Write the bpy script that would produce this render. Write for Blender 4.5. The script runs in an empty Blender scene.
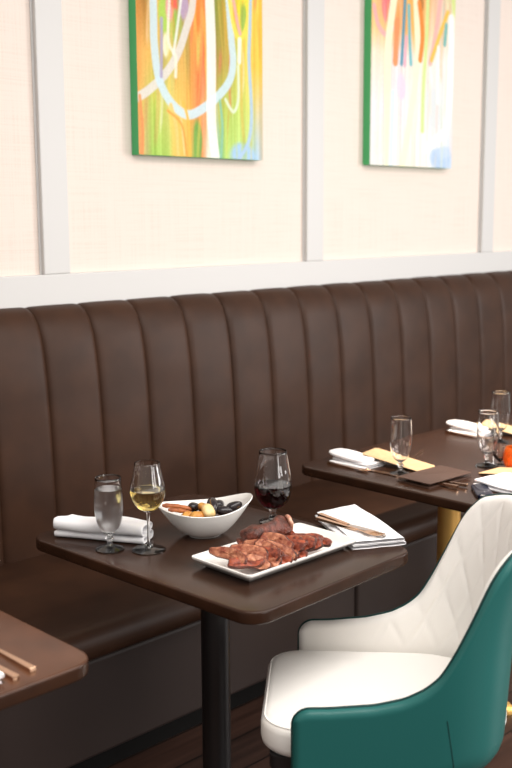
import bpy, bmesh, math, random
import numpy as np
from math import sin, cos, pi, radians, sqrt, hypot, atan2
from mathutils import Vector, Matrix
random.seed(7)
SC = bpy.context.scene
COL = SC.collection

# ------------------------------------------------------------------ helpers
class MB:
    """collects vertices and faces, builds ONE mesh object"""
    def __init__(s):
        s.v = []; s.f = []; s.m = []
    def add(s, verts, faces, mi=0):
        b = len(s.v); s.v += [tuple(p) for p in verts]
        for f in faces:
            s.f.append(tuple(b + i for i in f)); s.m.append(mi)
    def grid(s, rows, closeu=False, closev=False, mi=0, flip=False):
        n = len(rows); k = len(rows[0]); V = [p for r in rows for p in r]; F = []
        for i in range(n if closev else n - 1):
            for j in range(k if closeu else k - 1):
                a = i * k + j; b = i * k + (j + 1) % k
                c = ((i + 1) % n) * k + (j + 1) % k; d = ((i + 1) % n) * k + j
                F.append((d, c, b, a) if flip else (a, b, c, d))
        s.add(V, F, mi)
    def loft(s, rings, cap0=True, cap1=True, mi=0):
        s.grid(rings, closeu=True, mi=mi)
        k = len(rings[0]); b = len(s.v) - len(rings) * k
        if cap0: s.f.append(tuple(b + k - 1 - i for i in range(k))); s.m.append(mi)
        if cap1:
            o = b + (len(rings) - 1) * k
            s.f.append(tuple(o + i for i in range(k))); s.m.append(mi)
    def lathe(s, prof, seg=40, mi=0, c=(0, 0)):
        rings = []
        for r, z in prof:
            rings.append([(c[0] + max(r, 1e-5) * cos(2 * pi * i / seg), c[1] + max(r, 1e-5) * sin(2 * pi * i / seg), z) for i in range(seg)])
        s.grid(rings, closeu=True, mi=mi)
    def tube(s, pts, r, seg=10, mi=0, closed=False, flat=1.0):
        pts = [Vector(p) for p in pts]; n = len(pts); rings = []
        rr = r if isinstance(r, (list, tuple)) else [r] * n
        up = Vector((0, 0, 1)); prev = None
        for i in range(n):
            a = pts[(i - 1) % n] if (closed or i > 0) else pts[i]
            b = pts[(i + 1) % n] if (closed or i < n - 1) else pts[i]
            t = (b - a).normalized()
            if prev is None:
                ref = up if abs(t.z) < .9 else Vector((1, 0, 0))
                u = (ref - t * ref.dot(t)).normalized()
            else:
                u = (prev - t * prev.dot(t)).normalized()
            prev = u; w = t.cross(u)
            rings.append([tuple(pts[i] + u * (rr[i] * flat * cos(2 * pi * k / seg)) + w * (rr[i] * sin(2 * pi * k / seg))) for k in range(seg)])
        if closed: s.grid(rings, closeu=True, closev=True, mi=mi)
        else: s.loft(rings, mi=mi)
    def slab(s, outline_fn, prof, mi=0):
        """outline_fn(inset) -> list of (x,y); prof = [(inset,z),...] from bottom to top"""
        s.loft([[(x, y, z) for x, y in outline_fn(i)] for i, z in prof], mi=mi)
    def box(s, lo, hi, b=0.0, mi=0):
        x0, y0, z0 = lo; x1, y1, z1 = hi
        if b <= 0:
            V = [(x0, y0, z0), (x1, y0, z0), (x1, y1, z0), (x0, y1, z0), (x0, y0, z1), (x1, y0, z1), (x1, y1, z1), (x0, y1, z1)]
            s.add(V, [(3, 2, 1, 0), (4, 5, 6, 7), (0, 1, 5, 4), (1, 2, 6, 5), (2, 3, 7, 6), (3, 0, 4, 7)], mi); return
        cx, cy = (x0 + x1) / 2, (y0 + y1) / 2
        of = rrect((x1 - x0) / 2, (y1 - y0) / 2, b, 3, (cx, cy))
        s.slab(of, [(b, z0)] + [(b - b * sin(a), z0 + b - b * cos(a)) for a in (pi / 6, pi / 3, pi / 2)] +
               [(b - b * cos(a), z1 - b + b * sin(a)) for a in (0, pi / 6, pi / 3, pi / 2)], mi)
    def xf(s, M):
        s.v = [tuple(M @ Vector(p)) for p in s.v]; return s
    def build(s, name, mats, parent=None, loc=None, smooth=35, rot=None):
        me = bpy.data.meshes.new(name); me.from_pydata(s.v, [], s.f)
        mats = mats if isinstance(mats, (list, tuple)) else [mats]
        for m in mats: me.materials.append(m)
        if len(mats) > 1: me.polygons.foreach_set('material_index', s.m)
        bm = bmesh.new(); bm.from_mesh(me)
        bmesh.ops.remove_doubles(bm, verts=bm.verts, dist=1e-6)
        bmesh.ops.recalc_face_normals(bm, faces=bm.faces); bm.to_mesh(me); bm.free()
        if smooth:
            me.polygons.foreach_set('use_smooth', [True] * len(me.polygons))
            me.set_sharp_from_angle(angle=radians(smooth))
        o = bpy.data.objects.new(name, me); COL.objects.link(o)
        if parent: o.parent = parent
        if loc is not None: o.location = loc
        if rot is not None: o.rotation_euler = rot
        return o

def rrect(hx, hy, r, seg=8, c=(0, 0)):
    def fn(i):
        X, Y, R = hx - i, hy - i, max(r - i, 1e-4); out = []
        for q, (sx, sy) in enumerate(((1, 1), (-1, 1), (-1, -1), (1, -1))):
            for k in range(seg + 1):
                a = q * pi / 2 + k * pi / 2 / seg
                out.append((c[0] + sx * (X - R) + R * cos(a), c[1] + sy * (Y - R) + R * sin(a)))
        return out
    return fn

def thing(name, label, cat, loc=(0, 0, 0), rz=0, group=None):
    o = bpy.data.objects.new(name, None); COL.objects.link(o)
    o.empty_display_size = .05
    o.location = loc; o.rotation_euler = (0, 0, rz)
    return tag(o, label, cat, group)
def tag(o, label, cat, group=None):
    o['label'] = label; o['category'] = cat
    if group: o['group'] = group
    return o
def struct(o): o['kind'] = 'structure'; return o
def kids(o): return [c for c in bpy.data.objects if c.parent == o]
def dup(root, label, loc, rz=0, skip=(), group=None):
    r = root.copy(); COL.objects.link(r); r.location = loc; r.rotation_euler = (0, 0, rz); r['label'] = label
    if group: r['group'] = group
    def rec(a, b):
        for ch in kids(a):
            if ch.name.split('.')[0] in skip: continue
            c = ch.copy(); COL.objects.link(c); c.parent = b; rec(ch, c)
    rec(root, r); return r

# ------------------------------------------------------------------ materials
def s2l(c): return tuple((x / 12.92 if x <= .04045 else ((x + .055) / 1.055) ** 2.4) for x in c)
def rgb(r, g, b): return s2l((r / 255, g / 255, b / 255)) + (1,)
class NT:
    def __init__(s, m): s.t = m.node_tree; s.b = s.t.nodes['Principled BSDF']
    def n(s, ty, **k):
        o = s.t.nodes.new(ty)
        for a, v in k.items():
            if a.startswith('i_'): o.inputs[a[2:].replace('_', ' ')].default_value = v
            else: setattr(o, a, v)
        return o
    def l(s, a, b): s.t.links.new(a, b)
def mat(name, col, rough=.5, metal=0, spec=.5, trans=0, ior=1.45, coat=0, sheen=0, bump=None, var=None, bscale=None):
    """bump=(scale, strength, distance)   var=(scale, colour2, detail)"""
    m = bpy.data.materials.new(name); m.use_nodes = True; t = NT(m); b = t.b
    b.inputs['Base Color'].default_value = col; b.inputs['Roughness'].default_value = rough
    b.inputs['Metallic'].default_value = metal; b.inputs['Specular IOR Level'].default_value = spec
    b.inputs['Transmission Weight'].default_value = trans; b.inputs['IOR'].default_value = ior
    b.inputs['Coat Weight'].default_value = coat; b.inputs['Sheen Weight'].default_value = sheen
    tc = t.n('ShaderNodeTexCoord'); src = tc.outputs['Object']
    if bscale:
        mp = t.n('ShaderNodeMapping'); mp.inputs['Scale'].default_value = bscale; t.l(src, mp.inputs['Vector']); src = mp.outputs['Vector']
    if var:
        nz = t.n('ShaderNodeTexNoise'); nz.inputs['Scale'].default_value = var[0]; nz.inputs['Detail'].default_value = var[2] if len(var) > 2 else 4
        t.l(src, nz.inputs['Vector'])
        rp = t.n('ShaderNodeValToRGB'); rp.color_ramp.elements[0].position = .35; rp.color_ramp.elements[1].position = .65
        rp.color_ramp.elements[0].color = col; rp.color_ramp.elements[1].color = var[1]
        t.l(nz.outputs['Fac'], rp.inputs['Fac']); t.l(rp.outputs['Color'], b.inputs['Base Color'])
    if bump:
        nz = t.n('ShaderNodeTexNoise'); nz.inputs['Scale'].default_value = bump[0]; nz.inputs['Detail'].default_value = 5
        t.l(src, nz.inputs['Vector'])
        bp = t.n('ShaderNodeBump'); bp.inputs['Strength'].default_value = bump[1]; bp.inputs['Distance'].default_value = bump[2]
        t.l(nz.outputs['Fac'], bp.inputs['Height']); t.l(bp.outputs['Normal'], b.inputs['Normal'])
    return m

M = {}
M['leather'] = mat('brown_leather', rgb(62, 39, 26), .48, spec=.22, bump=(260, .15, .002), var=(9, rgb(53, 33, 22), 6))
M['leather_dark'] = mat('dark_panel_leather', rgb(51, 41, 38), .5, spec=.3, bump=(220, .12, .002))
M['kick'] = mat('black_kick_board', rgb(15, 13, 12), .7, spec=.15)
M['laminate'] = mat('dark_brown_laminate', rgb(55, 34, 23), .25, spec=.28, var=(14, rgb(47, 29, 20), 6), bump=(400, .04, .001))
M['black_metal'] = mat('black_powdercoat', rgb(24, 22, 23), .38, spec=.6)
M['gold'] = mat('brushed_gold', rgb(240, 190, 108), .42, metal=.72, bump=(60, .08, .002), bscale=(1, 1, 14))
M['rose'] = mat('rose_gold_cutlery', rgb(212, 174, 144), .16, metal=1)
M['steel'] = mat('polished_steel', rgb(200, 196, 192), .16, metal=1)
M['glass'] = mat('clear_glass', (1, 1, 1, 1), .0, trans=1, ior=1.48)
M['water'] = mat('iced_water', rgb(246, 248, 250), .28, trans=1, ior=1.33)
M['white_wine'] = mat('white_wine', rgb(232, 212, 140), 0, trans=1, ior=1.34)
M['red_wine'] = mat('red_wine', rgb(48, 6, 12), 0, trans=1, ior=1.34)
M['amber'] = mat('amber_glass', rgb(255, 150, 60), .06, trans=.75, ior=1.3)
M['china'] = mat('white_china', rgb(243, 240, 235), .16, spec=.5, coat=.3)
M['cloth'] = mat('white_napkin_cloth', rgb(243, 242, 244), .9, spec=.2, bump=(900, .25, .001), sheen=.2)
M['kraft'] = mat('kraft_paper', rgb(200, 170, 132), .75, spec=.25, var=(60, rgb(190, 160, 122)))
M['white_leather'] = mat('white_upholstery', rgb(250, 247, 242), .45, spec=.4, bump=(300, .06, .001))
M['teal'] = mat('teal_leather', rgb(34, 100, 96), .36, spec=.5, bump=(280, .12, .002))
M['teal_pipe'] = mat('dark_teal_piping', rgb(14, 58, 56), .45)
M['menu'] = mat('dark_brown_cover', rgb(70, 48, 38), .45, bump=(160, .2, .002))
M['navy'] = mat('navy_gloss', rgb(16, 22, 44), .2)
M['mussel'] = mat('mussel_shell', rgb(24, 20, 26), .22, spec=.6, var=(30, rgb(44, 34, 36)))
M['mussel_in'] = mat('mussel_flesh', rgb(214, 150, 70), .4)
M['cream'] = mat('cream_mushroom', rgb(238, 214, 160), .45, var=(40, rgb(222, 184, 118)))
M['tan'] = mat('golden_potato', rgb(206, 150, 70), .45, var=(50, rgb(178, 112, 44)))
M['fry'] = mat('toasted_bread', rgb(182, 104, 46), .5, var=(60, rgb(124, 60, 24)))
M['broth'] = mat('brown_broth', rgb(74, 44, 22), .15)
M['crust'] = mat('seared_crust', rgb(58, 28, 20), .32, spec=.6, var=(70, rgb(118, 56, 38), 8), bump=(200, .8, .006))
M['flesh'] = mat('pink_steak_flesh', rgb(216, 146, 110), .34, spec=.6, var=(60, rgb(132, 60, 40), 8), bump=(210, .6, .004))
M['flesh_red'] = mat('rosy_steak_flesh', rgb(198, 98, 66), .34, spec=.6, var=(60, rgb(98, 38, 26), 8), bump=(210, .6, .004))
M['fat'] = mat('pale_fat', rgb(222, 176, 150), .3, var=(60, rgb(190, 120, 98)))
M['green_edge'] = mat('green_canvas_edge', rgb(78, 178, 110), .7)
M['trim'] = mat('warm_white_paint', rgb(203, 201, 199), .5)

def wallpaper():
    m = mat('cream_grasscloth', rgb(250, 236, 222), .85, spec=.15); t = NT(m); b = t.b
    tc = t.n('ShaderNodeTexCoord')
    outs = []
    for sc in ((220, 1, 3), (4, 1, 190)):
        mp = t.n('ShaderNodeMapping'); mp.inputs['Scale'].default_value = sc; t.l(tc.outputs['Object'], mp.inputs['Vector'])
        nz = t.n('ShaderNodeTexNoise'); nz.inputs['Scale'].default_value = 1; nz.inputs['Detail'].default_value = 3
        t.l(mp.outputs['Vector'], nz.inputs['Vector']); outs.append(nz.outputs['Fac'])
    ad = t.n('ShaderNodeMath', operation='ADD'); t.l(outs[0], ad.inputs[0]); t.l(outs[1], ad.inputs[1])
    rp = t.n('ShaderNodeValToRGB'); rp.color_ramp.elements[0].position = .75; rp.color_ramp.elements[1].position = 1.25
    rp.color_ramp.elements[0].color = rgb(219, 204, 193); rp.color_ramp.elements[1].color = rgb(226, 212, 202)
    t.l(ad.outputs[0], rp.inputs['Fac']); t.l(rp.outputs['Color'], b.inputs['Base Color'])
    bp = t.n('ShaderNodeBump'); bp.inputs['Strength'].default_value = .15; bp.inputs['Distance'].default_value = .002
    t.l(ad.outputs[0], bp.inputs['Height']); t.l(bp.outputs['Normal'], b.inputs['Normal'])
    return m
M['wall'] = wallpaper()

def wood():
    m = mat('dark_wood_planks', rgb(52, 36, 28), .4, spec=.4); t = NT(m); b = t.b
    tc = t.n('ShaderNodeTexCoord')
    br = t.n('ShaderNodeTexBrick'); br.offset = .37
    for k, v in dict(Scale=1.0, Mortar_Size=.003, Brick_Width=1.6, Row_Height=.14, Bias=0.0).items(): br.inputs[k.replace('_', ' ')].default_value = v
    br.inputs['Color1'].default_value = rgb(74, 53, 45); br.inputs['Color2'].default_value = rgb(54, 39, 33); br.inputs['Mortar'].default_value = rgb(18, 13, 11)
    t.l(tc.outputs['Object'], br.inputs['Vector'])
    mp = t.n('ShaderNodeMapping'); mp.inputs['Scale'].default_value = (2.2, 34, 1); t.l(tc.outputs['Object'], mp.inputs['Vector'])
    nz = t.n('ShaderNodeTexNoise'); nz.inputs['Scale'].default_value = 1; nz.inputs['Detail'].default_value = 8; t.l(mp.outputs['Vector'], nz.inputs['Vector'])
    rp = t.n('ShaderNodeValToRGB'); rp.color_ramp.elements[0].position = .3; rp.color_ramp.elements[1].position = .75
    rp.color_ramp.elements[0].color = (.55, .5, .48, 1); rp.color_ramp.elements[1].color = (1.3, 1.2, 1.15, 1)
    t.l(nz.outputs['Fac'], rp.inputs['Fac'])
    mx = t.n('ShaderNodeMix', data_type='RGBA', blend_type='MULTIPLY'); mx.inputs[0].default_value = 1
    t.l(br.outputs['Color'], mx.inputs[6]); t.l(rp.outputs['Color'], mx.inputs[7]); t.l(mx.outputs[2], b.inputs['Base Color'])
    return m
M['wood'] = wood()

# ------------------------------------------------------------------ the room
WY = 2.97                      # wall plane
BY = WY - .002
def shell(name, lo, hi, m, b=0): 
    mb = MB(); mb.box(lo, hi, b); return struct(mb.build(name, m, smooth=0))
shell('floor', (-3, -4, -.05), (8, WY + .1, 0), M['wood'])
shell('wall_back', (-3, WY, 0), (8, WY + .1, 3.2), M['wall'])
mb = MB(); mb.box((-3, WY - .022, 1.16), (8, WY, 1.357), .004); struct(mb.build('trim_1', M['trim'], smooth=0))
for i, x in enumerate((.64, 1.938, 3.231, 4.545, 5.84)):
    mb = MB(); mb.box((x, WY - .022, 1.357), (x + .105, WY, 3.2), .004)
    mb.box((x - .006, WY - .005, 1.357), (x + .112, WY, 3.2), .002)
    struct(mb.build('trim_%d' % (i + 2), M['trim'], smooth=0))

# ------------------------------------------------------------------ paintings
def raster(W, Hh, base, strokes, blobs, seed, pale=None):
    """paint flat pigment on a grid.  u 0..1 left-right, v 0..1 bottom-top"""
    rng = np.random.default_rng(seed)
    V, U = np.meshgrid(np.linspace(0, 1, Hh), np.linspace(0, 1, W), indexing='ij')
    img = np.zeros((Hh, W, 3))
    for row in base:            # (v, [(u,col),...]) rows blended vertically
        pass
    vs = [b[0] for b in base]
    layers = []
    for v, st in base:
        us = [p[0] for p in st]
        layers.append(np.stack([np.interp(np.linspace(0, 1, W), us, [p[1][k] for p in st]) for k in range(3)], -1))
    for iy in range(Hh):
        v = iy / (Hh - 1); j = min(max(np.searchsorted(vs, v) - 1, 0), len(vs) - 2)
        t = np.clip((v - vs[j]) / (vs[j + 1] - vs[j]), 0, 1); img[iy] = layers[j] * (1 - t) + layers[j + 1] * t
    streak = rng.normal(0, 1, (1, W, 1)); k = np.exp(-np.linspace(-2, 2, 7) ** 2); k /= k.sum()
    streak[0, :, 0] = np.convolve(streak[0, :, 0], k, 'same'); img = img + streak * 16
    asp = Hh / W
    for u0, v0, ru, rv, col in blobs:
        d = np.sqrt(((U - u0) / ru) ** 2 + ((V - v0) / rv) ** 2); a = np.clip((1.15 - d + .10 * np.sin(23 * U + 31 * V)) / .4, 0, 1)[..., None] * .95
        img = img * (1 - a) + np.array(col) * a
    pal = np.array([(250, 150, 60), (250, 210, 90), (150, 190, 90), (245, 240, 225), (236, 120, 90), (190, 150, 70), (170, 205, 220), (210, 220, 110)], float)
    for k in range(60):
        u0, v0, ln, wd_ = rng.uniform(0, 1), rng.uniform(0, .8), rng.uniform(.06, .25), rng.uniform(.006, .03)
        c0 = pal[rng.integers(len(pal))]; c0 = c0 if (pale is None or v0 > pale) else (c0 + 3 * np.array((248, 246, 242))) / 4
        uc = u0 + .02 * np.sin(9 * (V - v0) + k); a = np.clip((wd_ / 2 - np.abs(U - uc)) / .006 + .5, 0, 1) * np.clip((ln - np.abs(V - v0)) / .05, 0, 1) * rng.uniform(.2, .5)
        img = img * (1 - a[..., None]) + c0 * a[..., None]
    for pts, wd, col in strokes:
        P = np.array(pts, float); n = len(P)          # Catmull-Rom
        Q = []
        for i in range(n - 1):
            p0, p1, p2, p3 = P[max(i - 1, 0)], P[i], P[i + 1], P[min(i + 2, n - 1)]
            for t in np.linspace(0, 1, 26):
                Q.append(.5 * (2 * p1 + (p2 - p0) * t + (2 * p0 - 5 * p1 + 4 * p2 - p3) * t * t + (3 * p1 - p0 - 3 * p2 + p3) * t ** 3))
        dm = np.full((Hh, W), 9.)
        for q in Q: dm = np.minimum(dm, np.hypot(U - q[0], (V - q[1]) * asp))
        a = np.clip((wd / 2 - dm) / .008 + .5, 0, 1)[..., None] * .93
        img = img * (1 - a) + np.array(col) * a
    img += rng.normal(0, 4, (Hh, W, 1))
    return np.clip(img / 255, 0, 1)

def painting(name, label, x0, x1, z0, z1, img):
    root = thing(name, label, 'painting', ((x0 + x1) / 2, WY - .0015, z0))
    hw = (x1 - x0) / 2; d = .04; hh = z1 - z0
    Hh, W, _ = img.shape
    xs = np.linspace(-hw, hw, W); zs = np.linspace(0, hh, Hh)
    me = bpy.data.meshes.new('canvas')
    Vv = [(x, -d, z) for z in zs for x in xs]
    F = [(i * W + j, i * W + j + 1, (i + 1) * W + j + 1, (i + 1) * W + j) for i in range(Hh - 1) for j in range(W - 1)]
    me.from_pydata(Vv, [], F)
    lin = .85 * np.where(img <= .04045, img / 12.92, ((img + .055) / 1.055) ** 2.4)
    ca = me.color_attributes.new('pigment', 'FLOAT_COLOR', 'POINT')
    ca.data.foreach_set('color', np.concatenate([lin.reshape(-1, 3), np.ones((W * Hh, 1))], 1).astype(np.float32).ravel())
    m = mat(name + '_pigment', (1, 1, 1, 1), .6, spec=.25, bump=(300, .15, .001)); t = NT(m)
    at = t.n('ShaderNodeAttribute', attribute_name='pigment'); t.l(at.outputs['Color'], t.b.inputs['Base Color'])
    me.materials.append(m)
    o = bpy.data.objects.new('canvas', me); COL.objects.link(o); o.parent = root
    mb = MB()                      # stretched sides
    mb.grid([[(-hw, -d, 0), (-hw, -d, hh), (hw, -d, hh), (hw, -d, 0)], [(-hw, 0, 0), (-hw, 0, hh), (hw, 0, hh), (hw, 0, 0)]], closeu=True)
    mb.add([(-hw, -.0005, 0), (hw, -.0005, 0), (hw, -.0005, hh), (-hw, -.0005, hh)], [(0, 1, 2, 3)])
    e = mb.build('canvas_edge', M['green_edge'], root, smooth=0); e['label'] = 'green painted canvas edge'
    return root
def pa(cx, cy):      # design grid of the left picture -> u, v
    u = (cx - 62) / 424; cy = cy * 3 if cy < 0 else cy; return (u, (540 - cy) / 540 * (.585 + .095 * u))
def S(l, f, w): return [f(*p) for p in l]
base1 = [(0, [(0, (235, 150, 90)), (.05, (190, 175, 120)), (.1, (165, 205, 90)), (.22, (180, 210, 100)), (.27, (246, 200, 100)), (.38, (240, 190, 90)), (.43, (120, 170, 80)), (.49, (236, 150, 90)), (.53, (245, 240, 225)), (.62, (120, 190, 140)), (.68, (190, 224, 120)), (.85, (186, 222, 130)), (.95, (170, 205, 235)), (1, (200, 190, 165))]),
         (.2, [(0, (236, 160, 80)), (.06, (200, 190, 100)), (.12, (190, 215, 95)), (.22, (214, 205, 110)), (.3, (248, 206, 100)), (.4, (240, 170, 80)), (.46, (244, 130, 80)), (.53, (246, 180, 130)), (.64, (190, 200, 90)), (.75, (190, 215, 105)), (.88, (206, 216, 110)), (.95, (215, 205, 160)), (1, (205, 190, 150))]),
         (.4, [(0, (230, 160, 80)), (.08, (240, 190, 100)), (.14, (205, 170, 80)), (.25, (196, 190, 110)), (.33, (228, 176, 90)), (.38, (190, 160, 80)), (.42, (250, 150, 70)), (.5, (246, 120, 70)), (.62, (170, 150, 70)), (.72, (196, 176, 80)), (.82, (226, 214, 96)), (.92, (248, 200, 80)), (1, (250, 196, 70))]),
         (.6, [(0, (214, 140, 60)), (.06, (170, 120, 50)), (.12, (236, 170, 70)), (.24, (210, 190, 90)), (.34, (150, 160, 90)), (.42, (252, 160, 60)), (.5, (250, 130, 60)), (.6, (140, 150, 60)), (.72, (228, 176, 60)), (.85, (240, 226, 90)), (.93, (252, 205, 80)), (1, (248, 190, 60))]),
         (1, [(0, (190, 180, 90)), (.3, (240, 190, 90)), (.5, (250, 140, 80)), (.7, (120, 170, 100)), (1, (248, 210, 110))])]
blobs1 = [(*pa(152, 25), .05, .10, (176, 214, 90)), (*pa(168, 18), .04, .06, (240, 160, 160)), (*pa(185, 0), .05, .035, (244, 100, 80)), (*pa(212, 10), .04, .07, (186, 160, 190)),
          (*pa(152, 155), .028, .05, (246, 240, 205)), (*pa(405, 10), .07, .05, (252, 226, 50)), (*pa(417, 62), .026, .06, (130, 176, 60)), (*pa(183, 85), .022, .07, (150, 190, 80)),
          (*pa(410, 525), .12, .05, (168, 204, 238)), (*pa(252, 490), .035, .09, (116, 168, 74))]
st1 = [(S([(30, 352), (62, 335), (100, 305), (150, 250), (190, 180), (220, 90), (242, 0), (255, -80)], pa, 0), .052, (226, 221, 214)),
       (S([(175, -40), (160, 120), (182, 190), (182, 260)], pa, 0), .022, (244, 236, 214)),
       (S([(215, -30), (190, 90), (176, 180)], pa, 0), .02, (236, 238, 226)),
       (S([(116, -60), (115, 60), (116, 150), (128, 265), (165, 350), (220, 392), (280, 362), (335, 312), (368, 262), (378, 200), (372, 120), (352, -60)], pa, 0), .055, (206, 229, 238)),
       (S([(140, 60), (138, 180), (136, 260)], pa, 0), .022, (176, 166, 196)),
       (S([(292, -60), (300, 60), (302, 200), (300, 400), (312, 540)], pa, 0), .075, (250, 247, 240)),
       (S([(330, 340), (338, 430), (332, 540)], pa, 0), .02, (140, 196, 166)),
       (S([(352, -40), (378, 70), (402, 125), (430, 70), (446, -40)], pa, 0), .03, (250, 226, 90)),
       (S([(372, -20), (392, 60), (404, 110)], pa, 0), .024, (246, 176, 170)),
       (S([(402, 130), (400, 205)], pa, 0), .032, (250, 246, 232)),
       (S([(396, 220), (396, 330), (378, 376), (350, 335)], pa, 0), .022, (224, 236, 206)),
       (S([(448, -60), (440, 80), (436, 200), (444, 380), (432, 480), (392, 545)], pa, 0), .028, (176, 204, 234)),
       (S([(206, 350), (222, 420), (226, 540)], pa, 0), .02, (250, 190, 80)),
       (S([(165, 360), (182, 440), (186, 540)], pa, 0), .026, (248, 206, 120)),
       (S([(155, 380), (200, 430), (215, 540)], pa, 0), .015, (240, 160, 70)),
       (S([(68, 330), (75, 450), (72, 540)], pa, 0), .02, (238, 150, 90))]
def pb(cx, cy): u = (cx - 48) / 270; cy = cy * 3 if cy < 0 else cy; return (u, (542 - cy) / 542 * (.785 + .09 * u))
base2 = [(0, [(0, (238, 232, 232)), (.2, (240, 236, 230)), (.35, (250, 240, 228)), (.55, (252, 238, 226)), (.75, (248, 246, 244)), (1, (206, 222, 240))]),
         (.3, [(0, (240, 232, 232)), (.3, (238, 228, 236)), (.5, (250, 244, 236)), (.65, (234, 236, 236)), (.8, (230, 234, 232)), (1, (246, 246, 242))]),
         (.55, [(0, (246, 228, 206)), (.15, (250, 226, 196)), (.3, (240, 224, 226)), (.5, (252, 236, 216)), (.7, (250, 240, 232)), (1, (250, 244, 238))]),
         (.68, [(0, (250, 206, 140)), (.15, (250, 190, 120)), (.3, (248, 170, 110)), (.5, (250, 180, 90)), (.7, (246, 214, 170)), (.85, (240, 220, 190)), (1, (250, 246, 236))]),
         (1, [(0, (250, 190, 130)), (.2, (240, 140, 130)), (.4, (246, 200, 110)), (.6, (236, 150, 70)), (.8, (240, 190, 180)), (1, (210, 230, 130))])]
blobs2 = [(*pb(278, 515), .16, .06, (182, 207, 236)), (*pb(290, 490), .09, .035, (196, 216, 240)), (*pb(95, 20), .06, .09, (242, 120, 124)), (*pb(195, 15), .05, .05, (170, 116, 60)), (*pb(318, 0), .05, .09, (214, 230, 128)),
          (*pb(250, 350), .1, .13, (226, 230, 232)), (*pb(142, 280), .05, .07, (238, 214, 234))]
st2 = [(S([(55, 20), (68, 80), (92, 112), (112, 90)], pb, 0), .04, (246, 176, 176)),
       (S([(130, -40), (104, 90), (98, 220), (104, 540)], pb, 0), .075, (252, 246, 210)),
       (S([(126, 70), (122, 200)], pb, 0), .06, (250, 150, 96)),
       (S([(152, -20), (146, 100), (142, 205)], pb, 0), .035, (86, 150, 176)),
       (S([(162, 20), (166, 120), (172, 205)], pb, 0), .035, (112, 190, 200)),
       (S([(156, 120), (152, 210)], pb, 0), .03, (246, 170, 190)),
       (S([(178, -40), (190, 90), (194, 200), (170, 400), (150, 540)], pb, 0), .07, (253, 247, 214)),
       (S([(196, 10), (208, 110), (202, 190)], pb, 0), .05, (240, 138, 56)),
       (S([(224, -30), (222, 100), (214, 300), (214, 420)], pb, 0), .045, (214, 232, 150)),
       (S([(276, -30), (256, 80), (236, 200)], pb, 0), .05, (246, 184, 176)),
       (S([(292, 40), (270, 100), (240, 190)], pb, 0), .04, (248, 196, 84)),
       (S([(288, 80), (284, 140)], pb, 0), .04, (120, 184, 178)),
       (S([(305, 60), (306, 250), (300, 400), (262, 450), (225, 480)], pb, 0), .075, (250, 250, 248)),
       (S([(262, 150), (264, 330)], pb, 0), .03, (248, 248, 246)),
       (S([(116, 300), (112, 540)], pb, 0), .05, (220, 236, 240))]
Z0 = 1.762
painting('painted_picture', 'vivid abstract canvas with orange, green and yellow bands and pale looping ribbons, green left edge', 2.333, 2.95, Z0, Z0 + .88, raster(210, 300, base1, st1, blobs1, 1))
painting('painted_picture', 'pale abstract canvas fading to white and light blue at its foot, green left edge', 3.614, 4.231, Z0 + .003, Z0 + .883, raster(190, 270, base2, st2, blobs2, 2, .6))

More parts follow.
